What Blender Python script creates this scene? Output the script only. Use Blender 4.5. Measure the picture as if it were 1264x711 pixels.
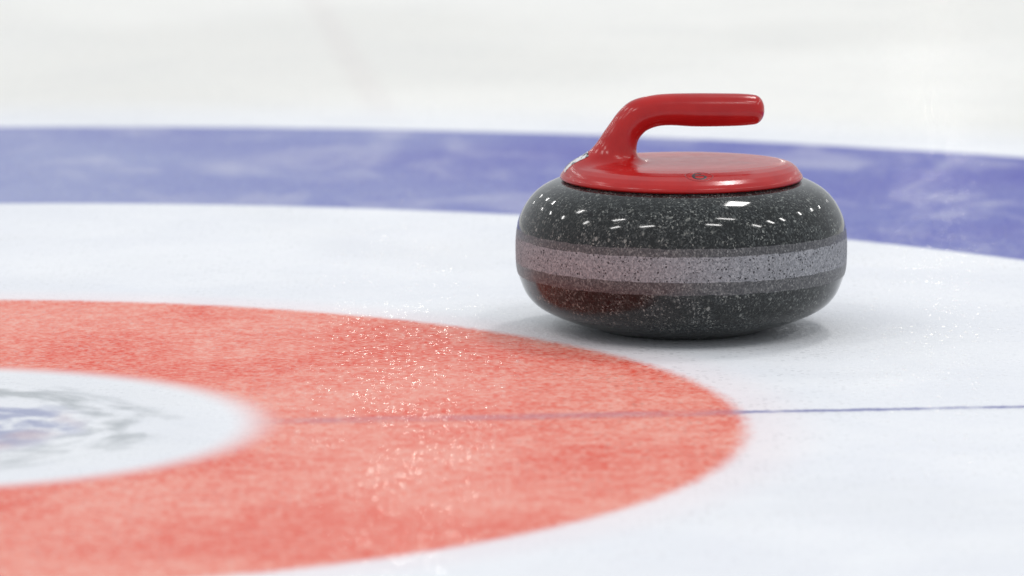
import bpy, bmesh, math
import numpy as np
from mathutils import Matrix, Vector

for o in list(bpy.data.objects):
    bpy.data.objects.remove(o, do_unlink=True)
scene = bpy.context.scene
COL = scene.collection

# ------------------------------------------------------------------ camera
FPX, CAM_H, PITCH, ROLL = 6856.4, 0.6903, 0.14766, -0.00094
cam_data = bpy.data.cameras.new('camera')
cam = bpy.data.objects.new('camera', cam_data)
COL.objects.link(cam)
cam_data.sensor_width = 36.0
cam_data.sensor_fit = 'HORIZONTAL'
cam_data.lens = FPX / 1264.0 * 36.0
cam_data.clip_start, cam_data.clip_end = 0.05, 500.0
_f = np.array([0, math.cos(PITCH), -math.sin(PITCH)])
_r = np.array([1.0, 0, 0])
_u = np.cross(_r, _f)
_c, _s = math.cos(ROLL), math.sin(ROLL)
_R, _U = _c * _r + _s * _u, -_s * _r + _c * _u
cam.matrix_world = Matrix(((_R[0], _U[0], -_f[0], 0.0), (_R[1], _U[1], -_f[1], 0.0),
                           (_R[2], _U[2], -_f[2], CAM_H), (0, 0, 0, 1)))
cam_data.dof.use_dof = True
cam_data.dof.focus_distance = 4.36
cam_data.dof.aperture_fstop = 6.3
cam_data.dof.aperture_blades = 9
scene.camera = cam

# ------------------------------------------------------------------ hall light
world = bpy.data.worlds.new('World')
scene.world = world
world.use_nodes = True
wb = world.node_tree.nodes['Background']
wb.inputs[0].default_value = (0.92, 0.96, 1.0, 1)
wb.inputs[1].default_value = 0.68

LAMP_Z = 7.0
def ceiling_lamp(x, y, sx, sy, power, col=(1.0, 0.985, 0.965), z=LAMP_Z):
    d = bpy.data.lights.new('ceiling_lamp', 'AREA')
    d.shape = 'RECTANGLE'
    d.size, d.size_y = sx, sy
    d.energy = power
    d.color = col
    o = bpy.data.objects.new('ceiling_lamp', d)
    o.location = (x, y, z)
    COL.objects.link(o)

LAMP_W = 41.0
for lx, ly in [(-8.2, 28.1), (-7.2, 18.5), (-7.1, 14.2), (-6.2, 7.1), (-6.3, 0.7),
               (-13.4, 36.0), (-11.6, 18.3), (-11.0, 12.9), (-10.3, 8.6), (-8.6, 4.1),
               (-4.6, 2.5), (-3.0, -0.2),
               (3.1, 2.2), (2.7, 0.1), (7.0, 1.4), (7.8, 3.3), (8.6, 5.0), (9.2, 8.8),
               (10.1, 12.7), (11.2, 17.3), (13.7, 33.4)]:
    ceiling_lamp(lx, ly, 1.35, 0.32, LAMP_W)
ceiling_lamp(2.25, 7.8, 0.85, 1.7, 125.0)              # the large panel over the house
ceiling_lamp(-0.80, 41.0, 1.0, 0.8, 200.0, (1.0, 0.94, 0.84))           # two floodlights at the far end of the hall
ceiling_lamp(4.75, 62.0, 1.0, 0.8, 420.0, (1.0, 0.94, 0.84))

vs = scene.view_settings
vs.view_transform = 'Standard'
vs.look = 'None'
vs.exposure = 0.0
vs.gamma = 1.0
vs.use_curve_mapping = False

# ------------------------------------------------------------------ node helper
class NT:
    def __init__(self, name):
        self.mat = bpy.data.materials.new(name)
        self.mat.use_nodes = True
        self.t = self.mat.node_tree
        self.b = self.t.nodes['Principled BSDF']
    def n(self, typ, **kw):
        nd = self.t.nodes.new(typ)
        for k, v in kw.items():
            setattr(nd, k, v)
        return nd
    def put(self, sock, v):
        if isinstance(v, bpy.types.NodeSocket):
            self.t.links.new(v, sock)
        elif isinstance(v, (tuple, list)) and len(v) == 3 and sock.type == 'RGBA':
            sock.default_value = (*v, 1)
        else:
            sock.default_value = v
    def math(self, op, a, b=0.0, c=None, clamp=False):
        nd = self.n('ShaderNodeMath', operation=op, use_clamp=clamp)
        self.put(nd.inputs[0], a)
        self.put(nd.inputs[1], b)
        if c is not None:
            self.put(nd.inputs[2], c)
        return nd.outputs[0]
    def step(self, v, a, b, lo=0.0, hi=1.0):
        nd = self.n('ShaderNodeMapRange', interpolation_type='SMOOTHSTEP')
        for i, x in zip((0, 1, 2, 3, 4), (v, a, b, lo, hi)):
            self.put(nd.inputs[i], x)
        return nd.outputs[0]
    def lin(self, v, a, b, lo=0.0, hi=1.0):
        nd = self.n('ShaderNodeMapRange')
        for i, x in zip((0, 1, 2, 3, 4), (v, a, b, lo, hi)):
            self.put(nd.inputs[i], x)
        return nd.outputs[0]
    def mix(self, f, a, b, mode='MIX'):
        nd = self.n('ShaderNodeMix', data_type='RGBA', blend_type=mode)
        self.put(nd.inputs[0], f)
        self.put(nd.inputs[6], a)
        self.put(nd.inputs[7], b)
        return nd.outputs[2]
    def noise(self, vec, scale, detail=2.0, rough=0.5, dist=0.0):
        nd = self.n('ShaderNodeTexNoise')
        self.put(nd.inputs['Vector'], vec)
        nd.inputs['Scale'].default_value = scale
        nd.inputs['Detail'].default_value = detail
        nd.inputs['Roughness'].default_value = rough
        nd.inputs['Distortion'].default_value = dist
        return nd.outputs['Fac']
    def voro(self, vec, scale, feature='F1', rnd=1.0):
        nd = self.n('ShaderNodeTexVoronoi', feature=feature)
        self.put(nd.inputs['Vector'], vec)
        nd.inputs['Scale'].default_value = scale
        nd.inputs['Randomness'].default_value = rnd
        return nd
    def ramp(self, fac, stops, interp='LINEAR'):
        nd = self.n('ShaderNodeValToRGB')
        cr = nd.color_ramp
        cr.interpolation = interp
        while len(cr.elements) < len(stops):
            cr.elements.new(0.5)
        for e, (p, c) in zip(cr.elements, stops):
            e.position = p
            e.color = (*c, 1)
        self.put(nd.inputs[0], fac)
        return nd.outputs[0]
    def scalevec(self, vec, s):
        nd = self.n('ShaderNodeVectorMath', operation='MULTIPLY')
        self.put(nd.inputs[0], vec)
        nd.inputs[1].default_value = s
        return nd.outputs[0]
    def bump(self, height, strength, dist, normal=None):
        nd = self.n('ShaderNodeBump')
        nd.inputs['Strength'].default_value = strength
        nd.inputs['Distance'].default_value = dist
        self.put(nd.inputs['Height'], height)
        if normal is not None:
            self.put(nd.inputs['Normal'], normal)
        return nd.outputs[0]

HOUSE = (-0.4410, 3.9661)             # centre of the painted rings
R_BUT, R_RED, R_BIN, R_BOUT = 0.257, 0.610, 1.219, 1.829
LINE_A, LINE_B = (-0.137, 3.986), (0.378, 4.043)
LINE_ANG = math.atan2(LINE_B[1] - LINE_A[1], LINE_B[0] - LINE_A[0])

# ------------------------------------------------------------------ ice
def ice_material():
    m = NT('pebbled_ice')
    P = m.n('ShaderNodeNewGeometry').outputs['Position']
    sub = m.n('ShaderNodeVectorMath', operation='SUBTRACT')
    m.put(sub.inputs[0], P)
    sub.inputs[1].default_value = (*HOUSE, 0)
    V = sub.outputs[0]
    ln = m.n('ShaderNodeVectorMath', operation='LENGTH')
    m.put(ln.inputs[0], V)
    grain = m.noise(P, 210, 3, 0.6)
    mid = m.noise(P, 60, 4, 0.6)
    big = m.noise(P, 5.5, 4, 0.55, 0.4)
    huge = m.noise(P, 1.3, 3, 0.5)
    # ragged paint edges
    j = m.math('MULTIPLY_ADD', m.math('SUBTRACT', grain, 0.5), 0.012, ln.outputs['Value'])
    r = m.math('MULTIPLY_ADD', m.math('SUBTRACT', mid, 0.5), 0.006, j)
    w = 0.010
    m_but = m.step(r, R_BUT - w * 2.4, R_BUT + w * 2.4)
    m_red = m.math('MULTIPLY', m_but, m.step(r, R_RED - w, R_RED + w, 1, 0))
    m_blu = m.math('MULTIPLY', m.step(r, R_BIN - w, R_BIN + w), m.step(r, R_BOUT - w, R_BOUT + w, 1, 0))
    halo = m.math('MULTIPLY', m.step(r, R_RED, R_RED + 0.07, 1, 0), m.step(r, R_RED - .01, R_RED + .01))
    sx0 = m.n('ShaderNodeSeparateXYZ')
    m.put(sx0.inputs[0], P)
    # paint seen through the frosted skin of the ice
    white = m.mix(m.step(big, 0.3, 0.7), (0.815, 0.83, 0.875), (0.875, 0.885, 0.915))
    far = m.step(r, R_BOUT, R_BOUT + 0.3)
    white = m.mix(far, white, m.mix(m.step(huge, 0.35, 0.65), (0.82, 0.81, 0.775), (0.89, 0.88, 0.845)))
    white = m.mix(m.math('MULTIPLY', m.step(m.noise(P, 3.2, 4, 0.6, 0.5), 0.46, 0.72), 0.16), white, (0.66, 0.67, 0.68))
    white = m.mix(m.step(ln.outputs['Value'], R_BUT - 0.05, R_BUT + 0.02, 0.14, 0.0), white, (0.58, 0.59, 0.60))
    white = m.mix(m.math('MULTIPLY', m.step(mid, 0.45, 0.75), 0.10), white, (0.60, 0.63, 0.70))
    white = m.mix(m.math('MULTIPLY', m.step(grain, 0.48, 0.70), 0.16), white, (0.62, 0.65, 0.71))
    white = m.mix(m.math('MULTIPLY', halo, 0.25), white, (0.90, 0.62, 0.62))
    frost = m.math('MULTIPLY_ADD', m.step(grain, 0.36, 0.64), 0.46, m.math('MULTIPLY', m.step(big, 0.38, 0.68), 0.24))
    frost = m.math('ADD', m.math('MULTIPLY_ADD', m.step(mid, 0.38, 0.64), 0.32, frost), 0.0)
    red = m.mix(m.step(big, 0.35, 0.7), (0.74, 0.070, 0.036), (0.80, 0.120, 0.070))
    red = m.mix(frost, red, (0.87, 0.46, 0.385))
    blue = m.mix(m.step(huge, 0.40, 0.62), (0.070, 0.068, 0.40), (0.125, 0.145, 0.45))
    blue = m.mix(m.math('MULTIPLY_ADD', frost, 0.42, m.step(sx0.outputs[0], -0.7, 0.35, 0.38, 0.0)), blue, (0.46, 0.50, 0.66))
    sweep = m.noise(m.scalevec(P, (5.0, 3.0, 1.0)), 1.6, 4, 0.6, 0.6)
    blue = m.mix(m.math('MULTIPLY', m.step(sweep, 0.47, 0.72), 0.40), blue, (0.62, 0.62, 0.72))
    col = m.mix(m_red, white, red)
    col = m.mix(m_blu, col, blue)
    # worn crest print inside the button: broken grey arcs and a faded blue centre
    sv_ = m.n('ShaderNodeSeparateXYZ'); m.put(sv_.inputs[0], V)
    pol = m.n('ShaderNodeCombineXYZ')
    m.put(pol.inputs[0], m.math('MULTIPLY', m.math('ARCTAN2', sv_.outputs[1], sv_.outputs[0]), 2.6))
    m.put(pol.inputs[1], m.math('MULTIPLY', ln.outputs['Value'], 30.0))
    smear = m.noise(pol.outputs[0], 1.0, 4, 0.52, 0.3)
    rr = m.math('MULTIPLY_ADD', m.math('SUBTRACT', m.noise(P, 18, 3), 0.5), 0.07, ln.outputs['Value'])
    arc = m.math('MULTIPLY', m.step(rr, 0.120, 0.148), m.step(rr, 0.168, 0.205, 1, 0))
    arc = m.math('MULTIPLY', arc, m.step(smear, 0.38, 0.64))
    col = m.mix(m.math('MULTIPLY', arc, 0.66), col, (0.30, 0.33, 0.35))
    core = m.math('MULTIPLY', m.step(rr, 0.10, 0.150, 1, 0), m.step(smear, 0.36, 0.60))
    col = m.mix(m.math('MULTIPLY', core, 0.7), col, (0.22, 0.25, 0.44))
    blush = m.math('MULTIPLY', m.math('MULTIPLY', m.step(rr, 0.07, 0.10), m.step(rr, 0.115, 0.14, 1, 0)), m.step(m.noise(P, 9, 3), 0.45, 0.6))
    col = m.mix(m.math('MULTIPLY', blush, 0.45), col, (0.55, 0.38, 0.40))
    # tee line
    sv = m.n('ShaderNodeVectorMath', operation='SUBTRACT')
    m.put(sv.inputs[0], P)
    sv.inputs[1].default_value = (*LINE_A, 0)
    dt = m.n('ShaderNodeVectorMath', operation='DOT_PRODUCT')
    m.put(dt.inputs[0], sv.outputs[0])
    dt.inputs[1].default_value = (-math.sin(LINE_ANG), math.cos(LINE_ANG), 0)
    wob = m.math('MULTIPLY_ADD', m.math('SUBTRACT', m.noise(P, 35, 3), 0.5), 0.006, dt.outputs['Value'])
    wob = m.math('MULTIPLY_ADD', m.math('SUBTRACT', grain, 0.5), 0.010, wob)
    lm = m.step(m.math('ABSOLUTE', wob), m.lin(m_red, 0, 1, 0.0025, 0.0030), m.lin(m_red, 0, 1, 0.0085, 0.0210), 1, 0)
    lm = m.math('MULTIPLY', lm, m.step(m.noise(P, 22, 4, 0.6), 0.34, 0.58, 0.35, 0.92))
    lm = m.math('MULTIPLY', lm, m.step(ln.outputs['Value'], R_BUT - 0.01, R_BUT + 0.06))
    col = m.mix(m.math('MULTIPLY', lm, m.lin(m_red, 0, 1, 0.95, 0.46)), col, m.mix(m_red, (0.17, 0.18, 0.40), (0.36, 0.20, 0.30)))
    # faint scuff dragged across the far ice
    sx = m.n('ShaderNodeSeparateXYZ')
    m.put(sx.inputs[0], P)
    sd = m.math('SUBTRACT', sx.outputs[0], m.math('MULTIPLY_ADD', sx.outputs[1], -0.0925, 0.409))
    sk = m.math('MULTIPLY', m.step(m.math('ABSOLUTE', sd), 0.004, 0.030, 1, 0), far)
    col = m.mix(m.math('MULTIPLY', sk, 0.10), col, (0.55, 0.42, 0.44))
    m.put(m.b.inputs['Base Color'], col)
    m.b.inputs['IOR'].default_value = 1.31
    m.put(m.b.inputs['Roughness'], m.lin(mid, 0.3, 0.7, 0.45, 0.62))
    m.b.inputs['Subsurface Weight'].default_value = 0.0
    crumbs = m.noise(P, 700, 2, 0.6)
    nrm = m.bump(grain, 0.5, 0.0020)
    nrm = m.bump(crumbs, 0.30, 0.0006, nrm)
    m.put(m.b.inputs['Normal'], nrm)
    m.b.inputs['Specular IOR Level'].default_value = 0.22
    # scattered wet pebble tops that glint
    cells = m.voro(P, 175)
    pick = m.n('ShaderNodeSeparateColor'); m.put(pick.inputs[0], cells.outputs['Color'])
    tops = m.math('MULTIPLY', m.step(pick.outputs[0], 0.45, 0.60, 0.0, 0.5), m.step(cells.outputs['Distance'], 0.28, 0.42, 1, 0))
    tops = m.math('MULTIPLY', tops, m.step(m.noise(P, 14, 3, 0.6), 0.34, 0.60))
    dome = m.math('MULTIPLY', cells.outputs['Distance'], cells.outputs['Distance'])
    cn = m.bump(m.math('SUBTRACT', 1.0, dome), 0.5, 0.00034)
    cn = m.bump(m.noise(P, 420, 1, 0.5), 0.5, 0.00015, cn)
    m.put(m.b.inputs['Coat Weight'], tops)
    m.b.inputs['Coat IOR'].default_value = 1.31
    m.b.inputs['Coat Roughness'].default_value = 0.075
    m.put(m.b.inputs['Coat Normal'], cn)
    return m.mat

ICE = ice_material()

def mesh_obj(name, verts, faces, mat, parent=None, smooth=False):
    me = bpy.data.meshes.new(name)
    me.from_pydata([tuple(v) for v in verts], [], [tuple(f) for f in faces])
    me.materials.append(mat)
    if smooth:
        me.polygons.foreach_set('use_smooth', [True] * len(me.polygons))
    o = bpy.data.objects.new(name, me)
    COL.objects.link(o)
    o.parent = parent
    return o

SEG = 192
def ring_pts(r, z=0.0):
    return [(HOUSE[0] + r * math.cos(2 * math.pi * i / SEG), HOUSE[1] + r * math.sin(2 * math.pi * i / SEG), z) for i in range(SEG)]
def annulus(name, r0, r1, parent):
    v = ring_pts(r0) + ring_pts(r1)
    f = [(i, SEG + i, SEG + (i + 1) % SEG, (i + 1) % SEG) for i in range(SEG)]
    return mesh_obj(name, v, f, ICE, parent)

# outer ice: from the blue ring out to a large square (rays from the centre)
outer = []
for i in range(SEG):
    a = 2 * math.pi * i / SEG
    c, s = math.cos(a), math.sin(a)
    k = 60.0 / max(abs(c), abs(s))
    outer.append((HOUSE[0] + k * c, HOUSE[1] + k * s, 0))
ice = mesh_obj('ice_sheet', ring_pts(R_BOUT) + outer,
               [(i, SEG + i, SEG + (i + 1) % SEG, (i + 1) % SEG) for i in range(SEG)], ICE)
ice['kind'] = 'structure'
ice['label'] = 'white frosted curling ice with painted house rings'
annulus('blue_ring', R_BIN, R_BOUT, ice)
annulus('white_ring', R_RED, R_BIN, ice)
annulus('red_ring', R_BUT, R_RED, ice)
bv = ring_pts(R_BUT)
mesh_obj('button', bv, [tuple(range(SEG))], ICE, ice)
_t = (math.cos(LINE_ANG), math.sin(LINE_ANG))
_n = (-_t[1], _t[0])
lv = []
for s_, n_ in ((0.02, -0.012), (1.35, -0.012), (1.35, 0.012), (0.02, 0.012)):
    lv.append((LINE_A[0] + _t[0] * s_ + _n[0] * n_, LINE_A[1] + _t[1] * s_ + _n[1] * n_, 0.00006))
mesh_obj('tee_line', lv, [(0, 1, 2, 3)], ICE, ice)

# ------------------------------------------------------------------ stone materials
def granite(name, rough, coat, kind):
    m = NT(name)
    P = m.n('ShaderNodeTexCoord').outputs['Object']
    warp = m.n('ShaderNodeTexNoise')
    m.put(warp.inputs['Vector'], P)
    warp.inputs['Scale'].default_value = 260
    wv = m.n('ShaderNodeVectorMath', operation='MULTIPLY_ADD')
    m.put(wv.inputs[0], warp.outputs['Color'])
    wv.inputs[1].default_value = (0.0030,) * 3
    m.put(wv.inputs[2], P)
    Q = wv.outputs[0]
    c1 = m.voro(m.scalevec(Q, (1.0, 1.0, 0.72)), 1000)
    c2 = m.voro(m.scalevec(Q, (1.0, 1.0, 0.6)), 380)
    sep = m.n('ShaderNodeSeparateColor'); m.put(sep.inputs[0], c1.outputs['Color'])
    sep2 = m.n('ShaderNodeSeparateColor'); m.put(sep2.inputs[0], c2.outputs['Color'])
    cloud = m.noise(P, 55, 4, 0.6)
    if kind == 'polished':
        col = m.ramp(sep.outputs[0], [(0.0, (0.006, 0.007, 0.008)), (0.42, (0.013, 0.015, 0.016)), (0.62, (0.038, 0.043, 0.044)),
                                      (0.91, (0.080, 0.088, 0.086)), (0.985, (0.25, 0.26, 0.24))])
        fl = m.math('MULTIPLY', m.step(sep2.outputs[1], 0.93, 0.96), m.step(c2.outputs['Distance'], 0.25, 0.5, 1, 0))
        col = m.mix(m.math('MULTIPLY', fl, 0.75), col, (0.25, 0.26, 0.24))
        col = m.mix(m.step(cloud, 0.36, 0.62, 0.65, 0.0), col, (0.010, 0.012, 0.012))
        c5 = m.voro(m.scalevec(Q, (1.0, 1.0, 0.8)), 210)
        sep5 = m.n('ShaderNodeSeparateColor'); m.put(sep5.inputs[0], c5.outputs['Color'])
        big_fl = m.math('MULTIPLY', m.step(sep5.outputs[2], 0.95, 0.97), m.step(c5.outputs['Distance'], 0.22, 0.36, 1, 0))
        col = m.mix(m.math('MULTIPLY', big_fl, 0.7), col, (0.30, 0.31, 0.29))
        dark = m.math('MULTIPLY', m.step(sep5.outputs[0], 0.70, 0.78), m.step(c5.outputs['Distance'], 0.30, 0.55, 1, 0))
        col = m.mix(m.math('MULTIPLY', dark, 0.7), col, (0.008, 0.009, 0.010))
    elif kind == 'strip':
        col = m.ramp(sep.outputs[0], [(0.0, (0.05, 0.05, 0.055)), (0.5, (0.085, 0.085, 0.09)), (0.9, (0.15, 0.15, 0.15)), (1.0, (0.24, 0.24, 0.24))])
    else:
        col = m.ramp(sep.outputs[0], [(0.0, (0.17, 0.175, 0.19)), (0.5, (0.255, 0.258, 0.278)), (1.0, (0.38, 0.38, 0.40))])
        col = m.mix(m.step(cloud, 0.4, 0.7, 0.0, 0.25), col, (0.20, 0.195, 0.21))
        c3 = m.voro(Q, 310)
        sep3 = m.n('ShaderNodeSeparateColor'); m.put(sep3.inputs[0], c3.outputs['Color'])
        pit = m.math('MULTIPLY', m.step(sep3.outputs[0], 0.30, 0.40), m.step(c3.outputs['Distance'], 0.16, 0.30, 1, 0))
        c4 = m.voro(Q, 640)
        sep4 = m.n('ShaderNodeSeparateColor'); m.put(sep4.inputs[0], c4.outputs['Color'])
        pit2 = m.math('MULTIPLY', m.step(sep4.outputs[1], 0.60, 0.68), m.step(c4.outputs['Distance'], 0.2, 0.4, 1, 0))
        pits = m.math('MAXIMUM', pit, m.math('MULTIPLY', pit2, 0.7))
        col = m.mix(pits, col, (0.018, 0.016, 0.020))
        m.put(m.b.inputs['Normal'], m.bump(m.math('SUBTRACT', m.noise(P, 900, 2), pits), 0.35, 0.0004))
    m.put(m.b.inputs['Base Color'], col)
    m.b.inputs['IOR'].default_value = 1.42
    if kind == 'polished':
        m.put(m.b.inputs['Roughness'], m.lin(m.noise(P, 30, 4, 0.65), 0.3, 0.75, rough, rough + 0.07))
    else:
        m.b.inputs['Roughness'].default_value = rough
    m.b.inputs['Coat Weight'].default_value = coat
    m.b.inputs['Coat Roughness'].default_value = 0.05
    return m.mat

POLISHED = granite('polished_granite', 0.035, 0.0, 'polished')
STRIP = granite('honed_granite', 0.36, 0.0, 'strip')
BAND = granite('pitted_granite', 0.62, 0.0, 'band')

def plastic():
    m = NT('red_plastic')
    P = m.n('ShaderNodeTexCoord').outputs['Object']
    a = m.noise(P, 40, 4, 0.6)
    m.put(m.b.inputs['Base Color'], m.mix(m.step(a, 0.3, 0.7), (0.40, 0.010, 0.011), (0.47, 0.014, 0.013)))
    m.put(m.b.inputs['Roughness'], m.lin(m.noise(P, 90, 4, 0.7), 0.3, 0.75, 0.15, 0.24))
    m.b.inputs['IOR'].default_value = 1.44
    m.b.inputs['Coat Weight'].default_value = 0.0
    m.b.inputs['Coat Roughness'].default_value = 0.10
    return m.mat
RED = plastic()

def simple(name, col, rough):
    m = NT(name)
    P = m.n('ShaderNodeTexCoord').outputs['Object']
    a = m.noise(P, 300, 3, 0.6)
    m.put(m.b.inputs['Base Color'], m.mix(a, col, tuple(min(1, c * 1.5 + 0.005) for c in col)))
    m.b.inputs['Roughness'].default_value = rough
    return m.mat
SHADE_RED = simple('shade_red_plastic', (0.24, 0.008, 0.010), 0.3)  # cover red darkened to paint the recess shade of the badge ring
BLACK_PRINT = simple('black_print', (0.012, 0.010, 0.012), 0.4)
GAP_SHADE = simple('gap_shade_black', (0.008, 0.008, 0.009), 0.6)  # near-black standing in for shade in the gap under the cover
def sticker_mat():
    m = NT('black_and_white_print')
    P = m.n('ShaderNodeTexCoord').outputs['Object']
    a = m.step(m.noise(P, 190, 2, 0.5, 0.8), 0.47, 0.52)
    m.put(m.b.inputs['Base Color'], m.mix(a, (0.015, 0.015, 0.017), (0.78, 0.78, 0.78)))
    m.b.inputs['Roughness'].default_value = 0.35
    return m.mat
STICKER = sticker_mat()

# ------------------------------------------------------------------ curling stone
STONE = bpy.data.objects.new('curling_stone', None)
COL.objects.link(STONE)
STONE.location = (0.136, 4.421, 0.0005)
STONE.rotation_euler = (0, 0, math.radians(6.0))
STONE['label'] = 'grey granite curling stone with red handle resting on ice beside red ring'
STONE['category'] = 'curling stone'

PROF = np.array([(.0, .0065), (.030, .0062), (.055, .0048), (.0615, .0008), (.0645, .0), (.0680, .0006), (.074, .0032), (.092, .0085), (.107, .0146),
                 (.1178, .0212), (.1252, .0300), (.1302, .0420), (.1324, .0490), (.1331, .0590),
                 (.1330, .0735), (.1308, .0880), (.1245, .1010), (.1162, .1105), (.1060, .1168),
                 (.0970, .1198), (.085, .1210), (.04, .1214), (.0, .1214)])
def catmull(P, n):
    P = np.vstack([2 * P[0] - P[1], P, 2 * P[-1] - P[-2]])
    out = []
    for i in range(1, len(P) - 2):
        a, b, c, d = P[i - 1:i + 3]
        # centripetal-like safety: plain catmull is fine at this spacing
        for t in np.linspace(0, 1, n, endpoint=False):
            out.append(.5 * (2 * b + (c - a) * t + (2 * a - 5 * b + 4 * c - d) * t * t + (-a + 3 * b - 3 * c + d) * t ** 3))
    out.append(P[-2])
    return np.array(out)
DENSE = catmull(PROF, 8)
DENSE[:, 0] = np.maximum(DENSE[:, 0], 0)
Z_STRIP_B, Z_BAND_B, Z_BAND_T, Z_STRIP_T = 0.0453, 0.0556, 0.0757, 0.0822
# insert exact cut heights (only on the outer flank)
def insert_cut(D, zc):
    for i in range(len(D) - 1):
        if D[i, 0] > 0.12 and D[i, 1] < zc < D[i + 1, 1]:
            t = (zc - D[i, 1]) / (D[i + 1, 1] - D[i, 1])
            return np.vstack([D[:i + 1], D[i] * (1 - t) + D[i + 1] * t, D[i + 1:]]), i + 1
    raise ValueError
cuts = []
for zc in (Z_STRIP_B, Z_BAND_B, Z_BAND_T, Z_STRIP_T):
    DENSE, k = insert_cut(DENSE, zc)
    cuts.append(k)
TAN = np.gradient(DENSE, axis=0)
NRM = np.stack([TAN[:, 1], -TAN[:, 0]], 1)
NRM /= np.linalg.norm(NRM, axis=1)[:, None] + 1e-12

import random
random.seed(7)
JIT = {}
def edge_jitter(i, seg):
    if i not in JIT:
        raw = [random.gauss(0, 0.00018) for _ in range(seg)]
        JIT[i] = [(raw[k] + 0.6 * raw[k - 1] + 0.6 * raw[(k + 1) % seg]) for k in range(seg)]
    return JIT[i]
def lathe(name, i0, i1, mat, off=0.0, seg=320):
    d = DENSE[i0:i1 + 1] + NRM[i0:i1 + 1] * off
    nr = NRM[i0:i1 + 1]
    verts, nrms = [], []
    for k in range(seg):
        a = 2 * math.pi * k / seg
        c, s = math.cos(a), math.sin(a)
        for q, ((r, z), (nx, nz)) in enumerate(zip(d, nr)):
            r = max(r, 1e-5)
            if i0 + q in cuts:
                dz = edge_jitter(i0 + q, seg)[k]
                r, z = r - nz / max(nx, .2) * dz, z + dz
            verts.append((r * c, r * s, z))
            nrms.append((nx * c, nx * s, nz))
    n = len(d)
    faces = []
    for k in range(seg):
        k2 = (k + 1) % seg
        for i in range(n - 1):
            faces.append((k * n + i, k2 * n + i, k2 * n + i + 1, k * n + i + 1))
    o = mesh_obj(name, verts, faces, mat, STONE, True)
    o.data.normals_split_custom_set_from_vertices(nrms)
    return o

lathe('lower_body', 0, cuts[0], POLISHED)
lathe('edge_strip', cuts[0], cuts[1], STRIP)
b = lathe('striking_band', cuts[1], cuts[2], BAND, 0.0)
b['label'] = 'pale pitted striking band round the middle'
lathe('edge_strip', cuts[2], cuts[3], STRIP)
lathe('upper_body', cuts[3], len(DENSE) - 1, POLISHED)

# thin black band painting the shade in the gap between granite and red cover
GR = 0.0945
gv, gf = [], []
for k in range(128):
    a = 2 * math.pi * k / 128
    for r, z in ((GR, 0.1170), (GR, 0.1225)):
        gv.append((r * math.cos(a), r * math.sin(a), z))
for k in range(128):
    k2 = (k + 1) % 128
    gf.append((2 * k, 2 * k2, 2 * k2 + 1, 2 * k + 1))
mesh_obj('gap_shade', gv, gf, GAP_SHADE, STONE, True)
DROP = 0.0024                       # the moulded cover sits this far below the drawn heights

# ---- red cover + grip: one signed distance field, cut into two parts
def mxy(X, Y):
    return ((680 + X / 3.95 - 840.6) / 1520.0, (300 - Y / 3.95) / 1506.0)
S_ = 1 / 3.95 / 1513.0
PATH = [(202, 408, 56), (268, 354, 78), (319, 285, 85), (355, 224, 79), (386, 182, 79), (430, 146, 80), (502, 125, 76), (580, 119, 76), (700, 122.5, 80), (820, 124, 79.5), (920, 124.5, 77), (982, 125, 72)]
_pp = catmull(np.array([(*mxy(x, y), r * S_) for x, y, r in PATH]), 9)
LID = np.array([(-.02, .1238), (.0935, .1238), (.0960, .1250), (.0955, .1262), (.0930, .1283), (.088, .1311), (.080, .1336), (.070, .1350), (.060, .1357), (.050, .1361), (.0, .1366), (-.02, .1366)])
LID_ROUND = 0.0013

def sd_poly(px, py, V):
    d = np.full(px.shape, 1e9)
    inside = np.zeros(px.shape, bool)
    n = len(V)
    for i in range(n):
        a, b_ = V[i], V[(i + 1) % n]
        ex, ey = b_ - a
        wx, wy = px - a[0], py - a[1]
        t = np.clip((wx * ex + wy * ey) / (ex * ex + ey * ey), 0, 1)
        d = np.minimum(d, (wx - ex * t) ** 2 + (wy - ey * t) ** 2)
        c = ((a[1] > py) != (b_[1] > py))
        with np.errstate(divide='ignore', invalid='ignore'):
            xi = (b_[0] - a[0]) * (py - a[1]) / (b_[1] - a[1]) + a[0]
        inside ^= c & (px < xi)
    d = np.sqrt(d)
    return np.where(inside, -d, d)

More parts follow.
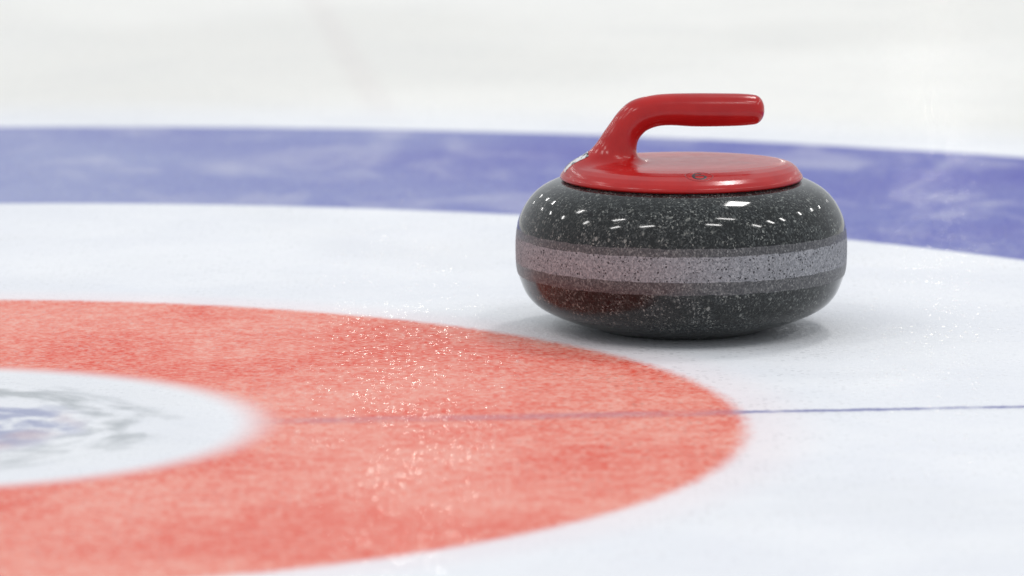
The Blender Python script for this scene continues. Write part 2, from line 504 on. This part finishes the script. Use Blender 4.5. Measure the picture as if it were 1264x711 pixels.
def sdf(p):
    x, y, z = p[..., 0], p[..., 1], p[..., 2]
    rho = np.sqrt(x * x + y * y)
    # the raised table of the cover is an oval, longer along the handle
    E = 1.0 / np.sqrt((x / (rho + 1e-9) / 0.081) ** 2 + (y / (rho + 1e-9) / 0.060) ** 2 + 1e-12)
    req = np.where(rho < E, rho * 0.060 / E, 0.060 + (rho - E) / (0.0955 - E) * 0.0355)
    req = np.where(rho > 0.0955, rho, req)
    lid = sd_poly(req, z, LID) - LID_ROUND
    h = np.full(x.shape, 1.0)
    near = np.abs(y) < 0.055
    xn, yn, zn = x[near], y[near], z[near]
    hn = np.full(xn.shape, 1.0)
    for i in range(len(_pp) - 1):
        ax, az, ar = _pp[i]
        bx, bz, br = _pp[i + 1]
        ex, ez = bx - ax, bz - az
        t = np.clip(((xn - ax) * ex + (zn - az) * ez) / (ex * ex + ez * ez), 0, 1)
        dd = np.sqrt((xn - ax - ex * t) ** 2 + yn * yn + (zn - az - ez * t) ** 2) - (ar + (br - ar) * t)
        hn = np.minimum(hn, dd)
    # keep the flare above the cover's underside
    hn = np.maximum(hn, (0.1245 - zn))
    tip = xn - mxy(1056, 125)[0]           # blunt end of the grip
    kt = 0.013
    mt = np.clip(0.5 - 0.5 * (hn - tip) / kt, 0, 1)
    hn = hn * (1 - mt) + tip * mt + kt * mt * (1 - mt)
    h[near] = hn
    k = 0.020
    m_ = np.clip(0.5 + 0.5 * (h - lid) / k, 0, 1)
    d = h * (1 - m_) + lid * m_ - k * m_ * (1 - m_)
    return np.maximum(d, np.maximum(rho - 0.0974, 0.1228 - z))

def surface_nets(lo, hi, step):
    ax = [np.arange(l, h_ + step, step) for l, h_ in zip(lo, hi)]
    G = np.stack(np.meshgrid(*ax, indexing='ij'), -1)
    D = sdf(G)
    S = D < 0
    nx, ny, nz = D.shape
    cnt = np.zeros((nx - 1, ny - 1, nz - 1))
    acc = np.zeros((nx - 1, ny - 1, nz - 1, 3))
    corners = [(i, j, k) for i in (0, 1) for j in (0, 1) for k in (0, 1)]
    def sub(A, c):
        return A[c[0]:nx - 1 + c[0], c[1]:ny - 1 + c[1], c[2]:nz - 1 + c[2]]
    for ca in corners:
        for q in range(3):
            if ca[q] == 0:
                cb = list(ca); cb[q] = 1
                da, db = sub(D, ca), sub(D, cb)
                cross = (da < 0) != (db < 0)
                t = np.where(cross, da / np.where(cross, da - db, 1), 0)
                pos = np.array(ca, float) + np.zeros(da.shape + (3,))
                pos[..., q] += t
                acc += np.where(cross[..., None], pos, 0)
                cnt += cross
    act = cnt > 0
    idx = -np.ones(act.shape, int)
    idx[act] = np.arange(act.sum())
    cells = np.argwhere(act)
    V = np.array(lo) + (cells + acc[act] / cnt[act][:, None]) * step
    F = []
    for q in range(3):
        u, v = (q + 1) % 3, (q + 2) % 3
        sl0 = [slice(None)] * 3; sl1 = [slice(None)] * 3
        sl0[q] = slice(0, -1); sl1[q] = slice(1, None)
        a, b_ = S[tuple(sl0)], S[tuple(sl1)]
        for pt in np.argwhere(a != b_):
            if pt[u] == 0 or pt[v] == 0:
                continue
            def cell(du, dv):
                c = pt.copy(); c[u] -= du; c[v] -= dv
                return idx[tuple(c)]
            quad = [cell(1, 1), cell(0, 1), cell(0, 0), cell(1, 0)]
            if min(quad) < 0:
                continue
            F.append(quad if a[tuple(pt)] else quad[::-1])
    return V, np.array(F)

def grad(p, e=2e-4):
    g = np.zeros_like(p)
    for q in range(3):
        o = np.zeros(3); o[q] = e
        g[..., q] = (sdf(p + o) - sdf(p - o)) / (2 * e)
    return g / (np.linalg.norm(g, axis=-1, keepdims=True) + 1e-12)
def newton(p, e=2e-4):
    g = np.zeros_like(p)
    for q in range(3):
        o = np.zeros(3); o[q] = e
        g[..., q] = (sdf(p + o) - sdf(p - o)) / (2 * e)
    return p - g * (sdf(p) / ((g * g).sum(-1) + 0.05))[..., None]

V, F = surface_nets((-0.102, -0.102, 0.1190), (0.102, 0.102, 0.196), 0.00125)
for _ in range(2):
    V = newton(V)
VN = grad(V, 1.4e-3)
# split: what stands above the cover is the grip
fc = V[F].mean(1)
rad_in = np.hypot(fc[:, 0] + 0.060, fc[:, 1])
is_grip = (fc[:, 2] > 0.1425)
def sub_mesh(name, sel):
    f = F[sel]
    used, inv = np.unique(f, return_inverse=True)
    o = mesh_obj(name, V[used] - [0, 0, DROP], inv.reshape(f.shape), RED, STONE, True)
    o.data.normals_split_custom_set_from_vertices([tuple(n) for n in VN[used]])
    return o
COVER = sub_mesh('handle_cover', ~is_grip)
GRIP = sub_mesh('handle_grip', is_grip)

def snap(p, off):
    p = np.array(p, float)
    for _ in range(6):
        p = newton(p)
    return p + grad(p, 5e-4) * off
LOW = np.array([0, 0, DROP])

def ribbon(name, pts2, width, o3, eu, ev, mat, off, parent, closed=False, thick=None):
    """a printed or raised stroke laid along pts2 (tangent-plane coordinates) on the cover"""
    pts2 = np.array(pts2, float)
    n = len(pts2)
    t = np.zeros_like(pts2)
    for i in range(n):
        a = pts2[(i - 1) % n] if (closed or i > 0) else pts2[i]
        b_ = pts2[(i + 1) % n] if (closed or i < n - 1) else pts2[i]
        t[i] = b_ - a
    t /= np.linalg.norm(t, axis=1)[:, None]
    nn = np.stack([-t[:, 1], t[:, 0]], 1)
    rows = []
    for s_, of in ((-1, 0.0), (-.55, 1.0), (.55, 1.0), (1, 0.0)):
        q = pts2 + nn * width * 0.5 * s_
        p = o3 + q[:, :1] * eu + q[:, 1:] * ev
        rows.append(snap(p, -0.00005 + off * of))
    verts = np.vstack(rows)
    faces = []
    m_ = n if closed else n - 1
    for r in range(3):
        for i in range(m_):
            j = (i + 1) % n
            faces.append((r * n + i, r * n + j, (r + 1) * n + j, (r + 1) * n + i))
    return mesh_obj(name, verts - LOW, faces, mat, parent, True)

# number badge on the near slope of the cover (towards the camera, a little right)
az = math.radians(-90 + 8.5 - 6.0)
rb = 0.0775
o3 = snap(np.array([[rb * math.cos(az), rb * math.sin(az), 0.133]]), 0)[0]
nb = grad(o3[None], 1e-3)[0]
eu = np.cross(np.array([0, 0, 1.0]), nb); eu /= np.linalg.norm(eu)
ev = np.cross(nb, eu)
circ = [(0.0108 * math.cos(2 * math.pi * i / 64), 0.0108 * math.sin(2 * math.pi * i / 64)) for i in range(64)]
ribbon('badge_ring', circ, 0.0014, o3, eu, ev, SHADE_RED, 0.00030, COVER, True)
six = []
for i in range(41):      # bowl
    a = math.radians(140 - 360 * i / 40)
    six.append((0.0048 * math.cos(a), -0.0028 + 0.0042 * math.sin(a)))
bowl = six[:-1]
tail = []
for i in range(22):
    a = math.radians(183 - 125 * i / 21)
    tail.append((-0.0001 + 0.0048 * math.cos(a), -0.0022 + 0.0090 * math.sin(a)))
d1 = ribbon('number_six', bowl, 0.0024, o3, eu, ev, BLACK_PRINT, 0.00022, COVER, True)
d2 = ribbon('number_six_tail', tail, 0.0024, o3, eu, ev, BLACK_PRINT, 0.00028, COVER)
# join the two strokes of the numeral
bm = bmesh.new(); bm.from_mesh(d1.data); bm.from_mesh(d2.data); bm.to_mesh(d1.data); bm.free()
d1.data.polygons.foreach_set('use_smooth', [True] * len(d1.data.polygons))
bpy.data.objects.remove(d2, do_unlink=True)
d1['label'] = 'black number 6 printed on the cover'

# sticker on the back slope under the neck: black plate with white blocky marks
so = snap(np.array([[-0.0860, 0.004, 0.139]]), 0)[0]
sn = grad(so[None], 1e-3)[0]
su = np.cross(np.array([0, 0, 1.0]), sn); su /= np.linalg.norm(su)
sv = np.cross(sn, su)
def patch(name, u0, u1, v0, v1, mat, off, parent, nu=10, nv=8):
    pts = []
    for j in range(nv + 1):
        for i in range(nu + 1):
            pts.append(so + su * (u0 + (u1 - u0) * i / nu) + sv * (v0 + (v1 - v0) * j / nv))
    p = snap(np.array(pts), off)
    fs = []
    for j in range(nv):
        for i in range(nu):
            a = j * (nu + 1) + i
            fs.append((a, a + 1, a + nu + 2, a + nu + 1))
    return mesh_obj(name, p - LOW, fs, mat, parent, True)
st = patch('sticker', -0.012, 0.012, -0.0115, 0.0130, STICKER, 0.00025, COVER)
st['label'] = 'black and white sticker at the foot of the handle'

print('verts handle', len(V), 'faces', len(F))
